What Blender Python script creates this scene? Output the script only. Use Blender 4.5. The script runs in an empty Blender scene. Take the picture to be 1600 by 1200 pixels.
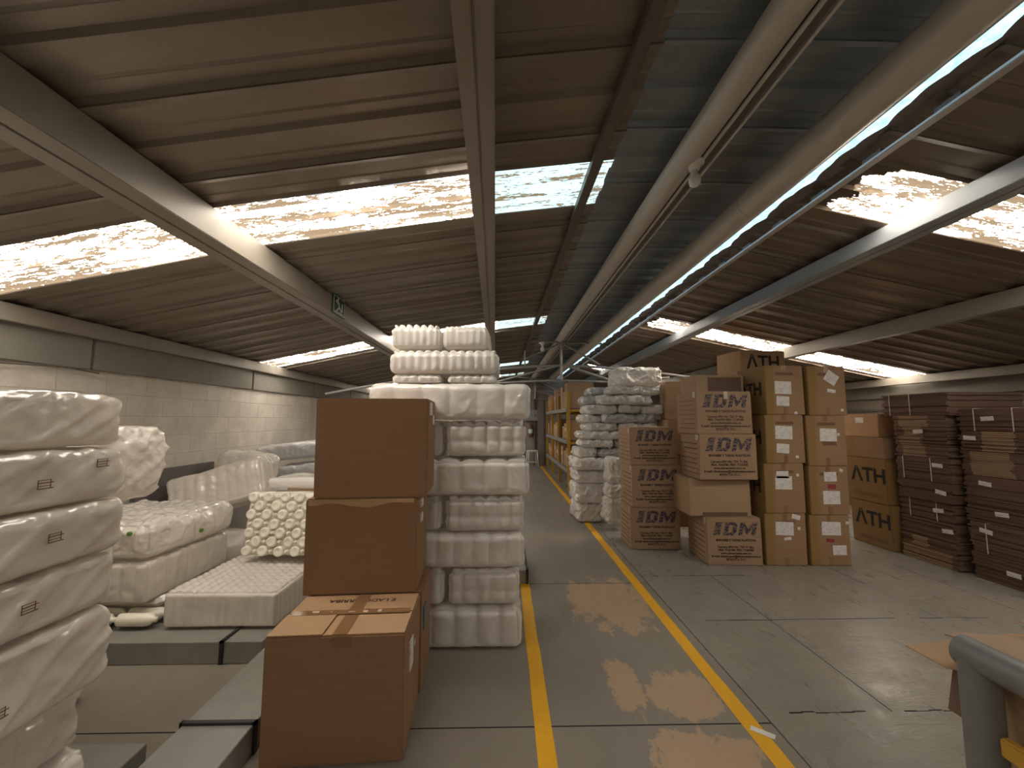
import bpy, bmesh, math, random
from mathutils import Vector, Matrix, noise
R = math.radians
SC = bpy.context.scene
COL = SC.collection

# ------------------------------------------------------------------ camera
PITCH, YAW, LENS_PX = math.atan(57 / 630), math.atan(13 / 630), 630.0
cd = bpy.data.cameras.new('camera'); cam = bpy.data.objects.new('camera', cd); COL.objects.link(cam)
cd.sensor_fit = 'HORIZONTAL'; cd.sensor_width = 36.0; cd.lens = 36.0 * LENS_PX / 1600; cd.clip_start = .05
fw = Vector((math.sin(YAW) * math.cos(PITCH), math.cos(YAW) * math.cos(PITCH), math.sin(PITCH)))
rt = Vector((math.cos(YAW), -math.sin(YAW), 0)); up = rt.cross(fw)
cam.matrix_world = Matrix(((rt.x, up.x, -fw.x, 0), (rt.y, up.y, -fw.y, 0), (rt.z, up.z, -fw.z, 1.6), (0, 0, 0, 1)))
SC.camera = cam

# ------------------------------------------------------------------ world, exposure
SKY_GLOW = 14.5          # daylight through the translucent roof sheets
RIDGE_GLOW = 1.35        # bluish daylight through the ridge strip
w = bpy.data.worlds.new('world'); SC.world = w; w.use_nodes = True
bg = w.node_tree.nodes['Background']; bg.inputs[0].default_value = (.55, .75, .95, 1); bg.inputs[1].default_value = 1.0
SC.view_settings.view_transform = 'Standard'; SC.view_settings.look = 'None'
SC.view_settings.gamma = 1.0; SC.view_settings.use_curve_mapping = False
SC.view_settings.exposure = 0.9

# ------------------------------------------------------------------ materials
class NT:
    def __init__(s, name):
        s.m = bpy.data.materials.new(name); s.m.use_nodes = True
        s.t = s.m.node_tree; s.b = s.t.nodes['Principled BSDF']; s.out = s.t.nodes['Material Output']
    def n(s, typ, **kw):
        x = s.t.nodes.new(typ)
        for k, v in kw.items():
            if k.startswith('i_'):
                key = k[2:].replace('_', ' ')
                (x.inputs[int(key)] if key.isdigit() else x.inputs[key]).default_value = v
            else: setattr(x, k, v)
        return x
    def l(s, a, b): s.t.links.new(a, b)
    def coord(s, scale=(1, 1, 1), kind='Object', rot=(0, 0, 0)):
        c = s.n('ShaderNodeTexCoord'); mp = s.n('ShaderNodeMapping')
        mp.inputs['Scale'].default_value = scale; mp.inputs['Rotation'].default_value = rot
        s.l(c.outputs[kind], mp.inputs[0]); return mp.outputs[0]
    def noise(s, vec, scale, detail=4, rough=.55, dist=0):
        x = s.n('ShaderNodeTexNoise'); x.inputs['Scale'].default_value = scale; x.inputs['Detail'].default_value = detail
        x.inputs['Roughness'].default_value = rough; x.inputs['Distortion'].default_value = dist
        s.l(vec, x.inputs['Vector']); return x.outputs['Fac']
    def ramp(s, fac, stops):
        x = s.n('ShaderNodeValToRGB'); e = x.color_ramp.elements
        while len(e) < len(stops): e.new(.5)
        for el, (p, c) in zip(e, stops):
            el.position = p; el.color = (c, c, c, 1) if isinstance(c, (int, float)) else (*c, 1)
        s.l(fac, x.inputs[0]); return x.outputs[0]
    def mix(s, fac, a, b):
        x = s.n('ShaderNodeMix', data_type='RGBA')
        for v, i in ((a, 6), (b, 7)):
            if isinstance(v, tuple): x.inputs[i].default_value = (*v, 1)
            else: s.l(v, x.inputs[i])
        if isinstance(fac, float): x.inputs[0].default_value = fac
        else: s.l(fac, x.inputs[0])
        return x.outputs[2]
    def math(s, op, a, b=None, c=None):
        x = s.n('ShaderNodeMath', operation=op)
        for i, v in enumerate((a, b, c)):
            if v is None: continue
            if isinstance(v, (int, float)): x.inputs[i].default_value = v
            else: s.l(v, x.inputs[i])
        return x.outputs[0]
    def bump(s, h, dist=.01, strength=.5, normal=None):
        x = s.n('ShaderNodeBump'); x.inputs['Distance'].default_value = dist; x.inputs['Strength'].default_value = strength
        s.l(h, x.inputs['Height'])
        if normal is not None: s.l(normal, x.inputs['Normal'])
        s.l(x.outputs[0], s.b.inputs['Normal']); return x.outputs[0]
    def base(s, c):
        if isinstance(c, tuple): s.b.inputs['Base Color'].default_value = (*c, 1)
        else: s.l(c, s.b.inputs['Base Color'])
    def rough(s, v):
        if isinstance(v, (int, float)): s.b.inputs['Roughness'].default_value = v
        else: s.l(v, s.b.inputs['Roughness'])

def plain(name, c, rough=.6, metal=0, vary=.12, sc=6, bump=0):
    t = NT(name); v = t.coord()
    f = t.noise(v, sc, 5)
    a = tuple(x * (1 - vary) for x in c); b = tuple(min(1, x * (1 + vary)) for x in c)
    t.base(t.mix(f, a, b)); t.rough(rough); t.b.inputs['Metallic'].default_value = metal
    if bump: t.bump(t.noise(v, sc * 8, 3), .004, bump)
    return t.m

def kraft(name, c, ochre=None, axis='X'):
    t = NT(name); v = t.coord()
    f = t.noise(t.coord((1, 1, 6)), 7, 5); g = t.noise(v, 2.2, 3)
    col = t.mix(f, tuple(x * .86 for x in c), tuple(x * 1.12 for x in c))
    col = t.mix(t.math('MULTIPLY', g, .35), col, tuple(x * .7 for x in c))
    if ochre:
        sx = t.n('ShaderNodeSeparateXYZ'); t.l(t.coord(), sx.inputs[0])
        wob = t.math('MULTIPLY', t.math('SUBTRACT', t.noise(v, 5), .5), .05)
        m = t.n('ShaderNodeMapRange'); m.inputs[1].default_value = -.10; m.inputs[2].default_value = -.145
        m.inputs[3].default_value = 0; m.inputs[4].default_value = .75
        t.l(t.math('ADD', sx.outputs[axis], wob), m.inputs[0])
        col = t.mix(m.outputs[0], col, ochre)
    t.base(col); t.rough(.72); t.b.inputs['Specular IOR Level'].default_value = .3
    t.bump(t.noise(t.coord((60, 60, 4)), 3, 2), .002, .25)
    return t.m

def film(name, c, wr=16, gloss=.22, transl=.35, strength=.55, mottled=0):
    """polythene film over pale plastic goods: soft translucent body, wrinkled glossy skin"""
    t = NT(name); v = t.coord()
    wv = t.n('ShaderNodeTexWave', wave_type='BANDS', bands_direction='DIAGONAL'); wv.inputs['Scale'].default_value = wr * .22
    wv.inputs['Distortion'].default_value = 9; wv.inputs['Detail'].default_value = 3; wv.inputs['Detail Scale'].default_value = 1.6
    t.l(t.coord((1, 1, 1.7)), wv.inputs['Vector'])
    rid = t.n('ShaderNodeTexNoise', noise_type='RIDGED_MULTIFRACTAL'); rid.inputs['Scale'].default_value = wr * .5
    rid.inputs['Detail'].default_value = 3; t.l(t.coord((1, .5, 1.3), rot=(.4, .5, .3)), rid.inputs['Vector'])
    h = t.math('ADD', t.math('MULTIPLY', wv.outputs['Fac'], .25), t.math('MULTIPLY', rid.outputs['Fac'], .7))
    f = t.noise(v, 5, 4)
    t.base(t.mix(f, tuple(x * .86 for x in c), c)); t.rough(gloss)
    t.b.inputs['Coat Weight'].default_value = .9; t.b.inputs['Coat Roughness'].default_value = .10
    nb = t.bump(h, .012, strength)
    tr = t.n('ShaderNodeBsdfTranslucent'); tr.inputs[0].default_value = (*c, 1)
    mx = t.n('ShaderNodeMixShader'); mx.inputs[0].default_value = transl
    t.l(t.b.outputs[0], mx.inputs[1]); t.l(tr.outputs[0], mx.inputs[2]); t.l(mx.outputs[0], t.out.inputs[0])
    return t.m

def paper(name):
    t = NT(name)
    b = t.n('ShaderNodeTexBrick'); b.inputs['Scale'].default_value = 22; b.inputs['Mortar Size'].default_value = .09
    b.inputs['Color1'].default_value = (.12, .11, .13, 1); b.inputs['Color2'].default_value = (.5, .48, .5, 1); b.inputs['Mortar'].default_value = (.72, .68, .66, 1)
    v = t.coord((1, 1, 1), rot=(R(90), 0, 0)); t.l(v, b.inputs['Vector'])
    m = t.ramp(t.noise(t.coord((1, 1, 1.6)), 22, 2), [(.5, 0.), (.54, 1.)])
    t.base(t.mix(m, (.74, .70, .68), b.outputs['Color'])); t.rough(.6)
    return t.m

def skylight(name, warm, patch=0.0, k=1.0, clean=0.0):
    """translucent corrugated sheet glowing with daylight, dirt streaks lying on it"""
    t = NT(name); v = t.coord((.22, 1, 1))
    n1 = t.noise(v, 62, 6, .75); n2 = t.noise(t.coord((.05, 1, 1)), 9, 4, .6)
    d = t.math('ADD', t.math('MULTIPLY', n1, .5), t.math('MULTIPLY', n2, .5))
    dirt = t.ramp(d, [(.478 + clean * .9, 0.), (.492 + clean, 1.)])
    pm = None
    if patch:
        p = t.noise(t.coord((.8, 1.3, 1)), 3.2, 5, .6)
        sx = t.n('ShaderNodeSeparateXYZ'); t.l(t.coord(), sx.inputs[0])
        g = t.n('ShaderNodeMapRange'); g.inputs[1].default_value = 2.2; g.inputs[2].default_value = 2.8; g.inputs[3].default_value = .34; g.inputs[4].default_value = -.4
        t.l(sx.outputs['X'], g.inputs[0])
        pm = t.ramp(t.math('ADD', p, g.outputs[0]), [(.56, 0.), (.6, 1.)])
    em = t.n('ShaderNodeEmission'); em.inputs[0].default_value = (*warm, 1); em.inputs[1].default_value = SKY_GLOW * k
    t.base((.13, .09, .06)); t.rough(.8)
    em2 = t.n('ShaderNodeEmission'); em2.inputs[0].default_value = (.62, .45, .28, 1); em2.inputs[1].default_value = .42 * max(k, .6)
    ad = t.n('ShaderNodeAddShader'); t.l(t.b.outputs[0], ad.inputs[0]); t.l(em2.outputs[0], ad.inputs[1])
    mx = t.n('ShaderNodeMixShader'); t.l(dirt, mx.inputs[0]); t.l(em.outputs[0], mx.inputs[1]); t.l(ad.outputs[0], mx.inputs[2])
    if pm is not None:
        m2 = t.n('ShaderNodeMixShader'); t.l(pm, m2.inputs[0]); t.l(mx.outputs[0], m2.inputs[1]); t.l(t.b.outputs[0], m2.inputs[2]); mx = m2
    t.l(mx.outputs[0], t.out.inputs[0])
    return t.m

def floor_mat(name, c, patch=None, rough=.42, cracks=False):
    t = NT(name); v = t.coord()
    n = t.noise(v, 1.3, 6, .6); f = t.noise(v, 38, 4, .7); s_ = t.noise(t.coord((1, .3, 1), rot=(0, 0, .5)), 7, 5, .65)
    col = t.mix(n, tuple(x * .74 for x in c), tuple(x * 1.2 for x in c))
    col = t.mix(t.math('MULTIPLY', f, .35), col, tuple(x * .6 for x in c))
    h = t.math('MULTIPLY', f, .25)
    if patch:
        sx = t.n('ShaderNodeSeparateXYZ'); t.l(v, sx.inputs[0])
        edge = None
        for (cx, cy, rx, ry) in ((.93, 3.75, .40, .52), (1.06, 2.52, .22, .24), (.74, 2.6, .10, .30), (.98, 2.05, .28, .20)):
            dx = t.math('DIVIDE', t.math('SUBTRACT', sx.outputs['X'], cx), rx); dy = t.math('DIVIDE', t.math('SUBTRACT', sx.outputs['Y'], cy), ry)
            e = t.math('SUBTRACT', 1.0, t.math('ADD', t.math('MULTIPLY', dx, dx), t.math('MULTIPLY', dy, dy)))
            e = t.math('MAXIMUM', e, -1.0)
            edge = e if edge is None else t.math('MAXIMUM', edge, e)
        q = t.noise(t.coord((1, .6, 1)), 6.5, 9, .76)
        m = t.ramp(t.math('ADD', q, t.math('MULTIPLY', edge, .19)), [(.515, 0.), (.535, 1.)])
        col = t.mix(t.math('MULTIPLY', m, .95), col, t.mix(f, tuple(x * .8 for x in patch), patch))
    if cracks:
        wv = t.noise(t.coord((.45, 1.6, 1), rot=(0, 0, .25)), 5, 6, .7, .6)
        col = t.mix(t.ramp(wv, [(.3, .4), (.5, 0.)]), col, tuple(x * .5 for x in c))
        h = t.math('ADD', h, t.math('MULTIPLY', wv, 1.4))
    t.base(col); t.rough(t.ramp(s_, [(.3, rough - .1), (.75, rough + .18)]))
    t.bump(h, .012, .35)
    return t.m

def wall_block(name):
    t = NT(name)
    c = t.n('ShaderNodeTexCoord'); sp = t.n('ShaderNodeSeparateXYZ'); cb = t.n('ShaderNodeCombineXYZ')
    t.l(c.outputs['Object'], sp.inputs[0]); t.l(sp.outputs['Y'], cb.inputs[0]); t.l(sp.outputs['Z'], cb.inputs[1])
    b = t.n('ShaderNodeTexBrick'); b.inputs['Scale'].default_value = 1; b.inputs['Brick Width'].default_value = .42; b.inputs['Row Height'].default_value = .205
    b.inputs['Mortar Size'].default_value = .006; b.inputs['Mortar Smooth'].default_value = .6
    b.inputs['Color1'].default_value = (.64, .59, .52, 1); b.inputs['Color2'].default_value = (.58, .535, .47, 1); b.inputs['Mortar'].default_value = (.50, .46, .40, 1)
    t.l(cb.outputs[0], b.inputs['Vector'])
    v = t.coord(); f = t.noise(v, 3, 6, .65)
    t.base(t.mix(t.ramp(f, [(.36, .75), (.62, 0.)]), b.outputs['Color'], (.45, .41, .34))); t.rough(.8)
    h = t.math('ADD', t.math('MULTIPLY', b.outputs['Fac'], -.6), t.math('MULTIPLY', t.noise(v, 26, 4), .5))
    t.bump(h, .01, .5)
    return t.m

def roof_mat(name, c, c2, rough=.5):
    t = NT(name)
    f = t.noise(t.coord((.35, 1, 1)), 5, 6, .62); g = t.noise(t.coord(), 90, 2, .6); q = t.noise(t.coord(), .9, 3)
    col = t.mix(f, c, c2); col = t.mix(t.math('MULTIPLY', g, .3), col, tuple(x * .5 for x in c))
    col = t.mix(t.ramp(q, [(.45, 0.), (.8, .5)]), col, (.20, .125, .07))
    t.base(col); t.rough(rough); t.b.inputs['Metallic'].default_value = .35
    t.bump(g, .002, .25)
    return t.m

def logo_ink(name):
    t = NT(name)
    m = t.ramp(t.noise(t.coord((1, 1.6, 1), rot=(.3, .4, .2)), 34, 4, .75), [(.47, 0.), (.56, 1.)])
    t.base(t.mix(m, (.016, .019, .055), (.26, .17, .11))); t.rough(.6)
    return t.m

KR = (.36, .215, .12)
M = dict(
    kraft=kraft('kraft_cardboard', (.31, .176, .094)), kraft_pale=kraft('pale_kraft_cardboard', (.42, .28, .17)),
    kraft_idm=kraft('printed_kraft_cardboard', (.38, .25, .155)), kraft_warm=kraft('warm_kraft_cardboard', (.45, .28, .155)),
    kraft_ath=kraft('kraft_with_ochre_band', (.335, .205, .115), (.26, .155, .045)),
    kraft_ath_end=kraft('kraft_with_ochre_end', (.33, .205, .115), (.25, .15, .045), 'Y'),
    kraft_shaded=kraft('shaded_kraft_cardboard', (.145, .090, .058)), kraft_edge=kraft('faded_cardboard_edges', (.36, .24, .155)),  # first card is brown kraft with the bundles' shade put into its colour
    kraft_plum=kraft('reddish_kraft_cardboard', (.165, .102, .072)),  # bundle shade is in this colour too; also used for flaps and a printed panel
    tape=plain('brown_parcel_tape', (.24, .13, .06), .28), tape_clear=plain('clear_parcel_tape', (.62, .52, .42), .15),
    film=film('white_polythene', (.90, .86, .81), 18, .3, .25, .45), film_grey=film('greyish_polythene', (.70, .69, .68), 20, .28, .25, .45),
    film_warm=film('cream_polythene', (.90, .84, .76), 12, .32, .22, .35), film_thin=film('thin_glossy_polythene', (.88, .83, .77), 24, .22, .3, .6),
    film_pack=film('shrink_film', (.92, .88, .83), 9, .3, .3, .3),
    bottle=plain('white_bottle_plastic', (.84, .80, .68), .35, 0, .04),
    duct=plain('galvanised_duct_sheet', (.30, .295, .265), .45, .35, .18, 9), duct_dark=plain('dark_duct_flange', (.035, .037, .035), .5, .3),
    beam_skylit=plain('skylit_painted_steel', (.36, .39, .41), .38, .1, .1, 4), beam=plain('grey_painted_steel', (.27, .24, .20), .45, .1, .15, 4), beam_dark=plain('dark_painted_steel', (.14, .125, .105), .5, .2),  # first steel carries the bluish ridge daylight in its colour
    tube=plain('light_grey_gutter', (.58, .56, .52), .42, .15, .1, 5), steel=plain('bare_truss_steel', (.33, .315, .30), .4, .4),
    roof=roof_mat('roof_sheet_steel', (.20, .172, .14), (.37, .32, .262), .40), ridge=roof_mat('roof_sheet_ridge', (.22, .265, .29), (.37, .42, .45), .33),
    roof_r=roof_mat('roof_sheet_right', (.20, .16, .124), (.33, .265, .205), .34),
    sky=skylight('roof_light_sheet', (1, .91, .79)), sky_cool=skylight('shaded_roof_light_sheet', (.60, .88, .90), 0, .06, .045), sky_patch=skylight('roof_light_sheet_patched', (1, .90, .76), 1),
    floor=floor_mat('smooth_concrete', (.255, .222, .182), (.47, .325, .205)), floor_l=floor_mat('storage_concrete', (.30, .268, .228)),
    floor_r=floor_mat('rough_concrete', (.285, .258, .218), None, .31, True),
    yellow=plain('yellow_line_paint', (.78, .40, .012), .5, 0, .12, 14), yellow_rack=plain('yellow_rack_paint', (.48, .27, .035), .45),
    rack_grey=plain('grey_rack_beam', (.34, .35, .36), .35, .3), block=wall_block('painted_block_wall'),
    wall=plain('grey_render', (.30, .275, .245), .8, 0, .15, 2), wall_dark=plain('brown_render', (.20, .165, .135), .8, 0, .2, 2), lintel=plain('lintel_concrete', (.22, .205, .175), .8, 0, .2, 3, .3),
    ink=plain('black_ink', (.014, .011, .013), .6), ink_brown=plain('brown_ink', (.05, .028, .017), .6), logo=logo_ink('speckled_blue_ink'),
    ink_faint=plain('faint_ink', (.17, .09, .05), .7), ink_red=plain('red_ink', (.28, .04, .04), .7),
    paper=paper('printed_paper'), white=plain('white_plastic', (.80, .78, .74), .35, 0, .03), porcelain=plain('white_porcelain', (.82, .80, .78), .2, 0, .02),
    green=plain('green_sign', (.012, .055, .030), .4), sign_white=plain('sign_white', (.62, .70, .62), .5),
    panel=plain('dark_grey_panel', (.12, .11, .10), .6), string=plain('white_string', (.62, .56, .50), .6), red=plain('worn_brown_enamel', (.16, .07, .03), .35),
    greenbit=plain('green_sticker', (.12, .28, .06), .5), blue=plain('blue_sticker', (.06, .14, .17), .4), barrier=plain('grey_barrier_paint', (.17, .175, .17), .4, .1, .2, 8, .1),
    blackgap=plain('dark_gap', (.01, .009, .008), .9))
_t = NT('ridge_daylight_strip'); _e = _t.n('ShaderNodeEmission')
_c = _t.mix(_t.ramp(_t.noise(_t.coord((1, .6, 1)), 30, 5, .7), [(.35, 0.), (.6, 1.)]), (.22, .36, .45), (.42, .66, .82))
_t.l(_c, _e.inputs[0]); _e.inputs[1].default_value = RIDGE_GLOW; _t.l(_e.outputs[0], _t.out.inputs[0]); M['ridge_sky'] = _t.m

# ------------------------------------------------------------------ builders
def link(name, me, mat, parent=None):
    o = bpy.data.objects.new(name, me); COL.objects.link(o)
    if mat is not None and not me.materials: me.materials.append(mat)
    if parent: o.parent = parent
    return o

class MB:
    def __init__(s): s.v = []; s.f = []
    def add(s, vs, fs):
        k = len(s.v); s.v += [tuple(v) for v in vs]; s.f += [tuple(i + k for i in f) for f in fs]; return s
    def box(s, x0, y0, z0, x1, y1, z1):
        return s.add([(x0, y0, z0), (x1, y0, z0), (x1, y1, z0), (x0, y1, z0), (x0, y0, z1), (x1, y0, z1), (x1, y1, z1), (x0, y1, z1)],
                     [(0, 3, 2, 1), (4, 5, 6, 7), (0, 1, 5, 4), (1, 2, 6, 5), (2, 3, 7, 6), (3, 0, 4, 7)])
    def prism(s, poly, z0, z1):
        n = len(poly)
        return s.add([(x, y, z0) for x, y in poly] + [(x, y, z1) for x, y in poly],
                     [tuple(range(n))[::-1], tuple(range(n, 2 * n))] + [(i, (i + 1) % n, n + (i + 1) % n, n + i) for i in range(n)])
    def tube(s, pts, r, n=12, caps=True):
        pts = [Vector(p) for p in pts]; k0 = len(s.v); rs = r if isinstance(r, (list, tuple)) else [r] * len(pts)
        for i, p in enumerate(pts):
            d = (pts[min(i + 1, len(pts) - 1)] - pts[max(i - 1, 0)]).normalized()
            a = d.cross(Vector((0, 0, 1)));  a = a.normalized() if a.length > 1e-3 else Vector((1, 0, 0)); b = a.cross(d)
            for j in range(n):
                t = 2 * math.pi * j / n; s.v.append(tuple(p + (a * math.cos(t) + b * math.sin(t)) * rs[i]))
        for i in range(len(pts) - 1):
            for j in range(n):
                s.f.append((k0 + i * n + j, k0 + i * n + (j + 1) % n, k0 + (i + 1) * n + (j + 1) % n, k0 + (i + 1) * n + j))
        if caps: s.f.append(tuple(k0 + j for j in range(n))[::-1]); s.f.append(tuple(k0 + (len(pts) - 1) * n + j for j in range(n)))
        return s
    def lathe(s, prof, n=24, c=(0, 0, 0)):
        k0 = len(s.v)
        for r, z in prof:
            for j in range(n): t = 2 * math.pi * j / n; s.v.append((c[0] + r * math.cos(t), c[1] + r * math.sin(t), c[2] + z))
        for i in range(len(prof) - 1):
            for j in range(n): s.f.append((k0 + i * n + j, k0 + i * n + (j + 1) % n, k0 + (i + 1) * n + (j + 1) % n, k0 + (i + 1) * n + j))
        return s
    def mesh(s, name, bevel=0, smooth=False, seg=2):
        me = bpy.data.meshes.new(name); me.from_pydata(s.v, [], s.f)
        bm = bmesh.new(); bm.from_mesh(me)
        if bevel: bmesh.ops.bevel(bm, geom=list(bm.edges), offset=bevel, segments=seg, affect='EDGES', clamp_overlap=True)
        bmesh.ops.recalc_face_normals(bm, faces=bm.faces)
        for f in bm.faces: f.smooth = smooth
        bm.to_mesh(me); bm.free(); return me
    def build(s, name, mat, parent=None, bevel=0, smooth=False, seg=2):
        return link(name, s.mesh(name, bevel, smooth, seg), mat, parent)

def tag(o, label, cat, group=None):
    o['label'] = label; o['category'] = cat
    if group: o['group'] = group
    return o
def empty(name, loc, rz=0, label=None, cat=None, group=None):
    o = bpy.data.objects.new(name, None); COL.objects.link(o); o.empty_display_size = .1
    o.location = loc; o.rotation_euler = (0, 0, rz)
    if label: tag(o, label, cat, group)
    return o
def struct(o): o['kind'] = 'structure'; return o
def sharp(me, ang=40):
    try: me.set_sharp_from_angle(angle=R(ang))
    except Exception: pass

_txt = {}
def text_mesh(body, size, shear=0, offset=0, line=1.0, spacing=1.0):
    key = (body, size, shear, offset, line, spacing)
    if key in _txt: return _txt[key]
    c = bpy.data.curves.new('lettering', 'FONT'); c.body = body; c.size = size; c.shear = shear; c.offset = offset
    c.space_line = line; c.space_character = spacing; c.align_x = 'CENTER'; c.align_y = 'CENTER'; c.resolution_u = 3
    o = bpy.data.objects.new('lettering', c); COL.objects.link(o)
    dg = bpy.context.evaluated_depsgraph_get(); dg.update()
    me = bpy.data.meshes.new_from_object(o.evaluated_get(dg)); me.name = 'lettering'
    bpy.data.objects.remove(o); bpy.data.curves.remove(c)
    _txt[key] = me; return me
def lettering(name, body, size, mat, parent, loc, rot, **kw):
    me = text_mesh(body, size, **kw)
    if me.materials and me.materials[0] != mat: me = me.copy(); me.materials.clear()
    if not me.materials: me.materials.append(mat)
    o = link(name, me, None, parent); o.location = loc; o.rotation_euler = rot; return o

def grid_box(hx, hy, hz, step):
    """points of a box's surface as a closed quad mesh"""
    nx, ny, nz = (max(2, round(2 * h / step)) for h in (hx, hy, hz))
    idx, pts, fs = {}, [], []
    def P(i, j, k):
        q = (i, j, k)
        if q not in idx: idx[q] = len(pts); pts.append(Vector((-hx + 2 * hx * i / nx, -hy + 2 * hy * j / ny, -hz + 2 * hz * k / nz)))
        return idx[q]
    for i in range(nx):
        for j in range(ny):
            fs.append((P(i, j, 0), P(i, j + 1, 0), P(i + 1, j + 1, 0), P(i + 1, j, 0))); fs.append((P(i, j, nz), P(i + 1, j, nz), P(i + 1, j + 1, nz), P(i, j + 1, nz)))
        for k in range(nz):
            fs.append((P(i, 0, k), P(i + 1, 0, k), P(i + 1, 0, k + 1), P(i, 0, k + 1))); fs.append((P(i, ny, k), P(i, ny, k + 1), P(i + 1, ny, k + 1), P(i + 1, ny, k)))
    for j in range(ny):
        for k in range(nz):
            fs.append((P(0, j, k), P(0, j, k + 1), P(0, j + 1, k + 1), P(0, j + 1, k))); fs.append((P(nx, j, k), P(nx, j + 1, k), P(nx, j + 1, k + 1), P(nx, j, k + 1)))
    return pts, fs

def scallop(u, p):
    q = (u / p) % 1.0; return math.sqrt(max(0, 1 - (2 * q - 1) ** 2))
def fold(v): return max(0.0, 1 - 2.6 * abs(noise.noise(v))) ** 2
def bale_mesh(name, w, d, h, r=.06, pitch=0, amp=0, dome=0, lump=.012, fq=5, wr=.004, seed=0, step=.025, sag=0, waist=0, dpitch=None, crumple=0, cf=6, diag=0):
    """wrapped bale: rounded block, bulged by the bottles inside, lumpy and creased; origin at base centre"""
    hx, hy, hz = w / 2, d / 2, h / 2; r = min(r, hx * .98, hy * .98, hz * .98)
    pts, fs = grid_box(hx, hy, hz, step); out = []
    off = Vector((seed * 7.31, seed * 3.17, seed * 1.93)); dpitch = dpitch or pitch
    for p in pts:
        q = Vector((max(-hx + r, min(hx - r, p.x)), max(-hy + r, min(hy - r, p.y)), max(-hz + r, min(hz - r, p.z))))
        n = (p - q); n = n.normalized() if n.length > 1e-6 else Vector((0, 0, 1))
        s = q + n * r; dd = 0
        if pitch:
            if abs(n.x) < abs(n.y): dd += amp * (scallop(p.x + hx, pitch) - 1) * (n.x * n.x + n.y * n.y)
            else: dd += amp * (scallop(p.y + hy, pitch) - 1) * (n.x * n.x + n.y * n.y)
            if dome and n.z > 0: dd += dome * (scallop(p.x + hx, dpitch) * scallop(p.y + hy, dpitch) - 1) * n.z
        dd += lump * (noise.noise(s * fq + off) - .35) + wr * noise.noise(s * fq * 5 + off * 2)
        if crumple:
            wv = s * 2.2 + off; sw = s + Vector((noise.noise(wv), noise.noise(wv + Vector((9, 0, 0))), noise.noise(wv + Vector((0, 9, 0))))) * .09
            dd += crumple * (fold(sw * cf + off) + .55 * fold(sw * cf * 2.1 - off) - .5)
        if diag:
            a, c = s.y * .80 + s.z * .60, s.z * .80 - s.y * .60
            dd += diag * (fold(Vector((s.x * 3, a * 1.6, c * 9)) + off) + .6 * fold(Vector((s.x * 3, a * 2.5, c * 17)) - off) - .4)
        if waist: dd -= waist * math.exp(-((p.z + .02) / .02) ** 2) * (n.x * n.x + n.y * n.y)
        if n.z < -.5: dd = min(dd, 0) * .3
        s = s + n * dd
        s.z = min(s.z, hz)
        if sag: s.z -= sag * ((s.x / hx) ** 2) * .5 * (1 if s.z > 0 else .4)
        out.append((s.x, s.y, s.z + hz))
    me = bpy.data.meshes.new(name); me.from_pydata(out, [], fs)
    for pl in me.polygons: pl.use_smooth = True
    return me
def bale(name, label, cat, group, loc, size, mat, rz=0, tilt=(0, 0), **kw):
    o = link(name, bale_mesh(name, *size, **kw), mat); o.location = loc; o.rotation_euler = (tilt[0], tilt[1], rz)
    return tag(o, label, cat, group)

def carton_mesh(w, d, h, seed, bulge=.005, jit=.006, lean=0):
    rnd = random.Random(seed); pts, fs = grid_box(w / 2, d / 2, h / 2, .075)
    cj = {}
    for sx in (-1, 1):
        for sy in (-1, 1): cj[(sx, sy)] = (rnd.uniform(-jit, jit), rnd.uniform(-jit, jit), rnd.uniform(-jit, 0))
    out = []
    for p in pts:
        x, y, z = p; u, v, t = x / (w / 2), y / (d / 2), z / (h / 2)
        b = bulge * (1 - t * t)
        if abs(u) > .999: x += u * b * (1 - v * v)
        if abs(v) > .999 and v > 0: y += v * b * (1 - u * u)
        k = (t + 1) / 2
        for (sx, sy), (jx, jy, jz) in cj.items():
            wgt = (1 + sx * u) / 2 * (1 + sy * v) / 2 * k
            x += jx * wgt; y += jy * wgt * (0 if v < -.99 else 1); z += jz * wgt
        out.append((x + lean * k, y, z + h / 2))
    me = bpy.data.meshes.new('body'); me.from_pydata(out, [], fs)
    bm = bmesh.new(); bm.from_mesh(me)
    ed = [e for e in bm.edges if len(e.link_faces) == 2 and e.calc_face_angle() > 1.0]
    bmesh.ops.bevel(bm, geom=ed, offset=.006, segments=2, affect='EDGES'); bmesh.ops.recalc_face_normals(bm, faces=bm.faces)
    bm.to_mesh(me); bm.free(); return me

def carton(label, cx, y0, z, w, d, h, mat='kraft', rz=0, group=None, seed=0, tape=True, face='y', lean=0, flaps=True, tapemat='tape'):
    """closed carton; (cx, y0) is the middle of its front (-Y) edge, local front is -Y"""
    c = Matrix.Rotation(rz, 2) @ Vector((0, d / 2))
    t = empty('cardboard_box', (cx + c.x, y0 + c.y, z), rz, label, 'box', group)
    link('body', carton_mesh(w, d, h, seed, lean=lean), M[mat], t)
    if flaps:
        for s in (-1, 1):
            MB().box(-w / 2 + .006 + lean, min(s * .002, s * (d / 2 - .006)), h - .004, w / 2 - .006 + lean, max(s * .002, s * (d / 2 - .006)), h + .0015).build('top_flap', M[mat], t, .001)
    if tape:
        m = MB()
        m.box(-w / 2 + .004 + lean, -.026, h + .001, w / 2 - .004 + lean, .026, h + .0022)
        m.build('tape', M[tapemat], t)
    return t
def front_tape(t, d, h, x=0, top=.07, bottom=.09, wd=.05):
    for z0, z1 in ((h - top, h - .004), (.004, bottom)):
        MB().box(x - wd / 2, -d / 2 - .0012, z0, x + wd / 2, -d / 2 + .003, z1).build('tape', M['tape'], t)
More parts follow.
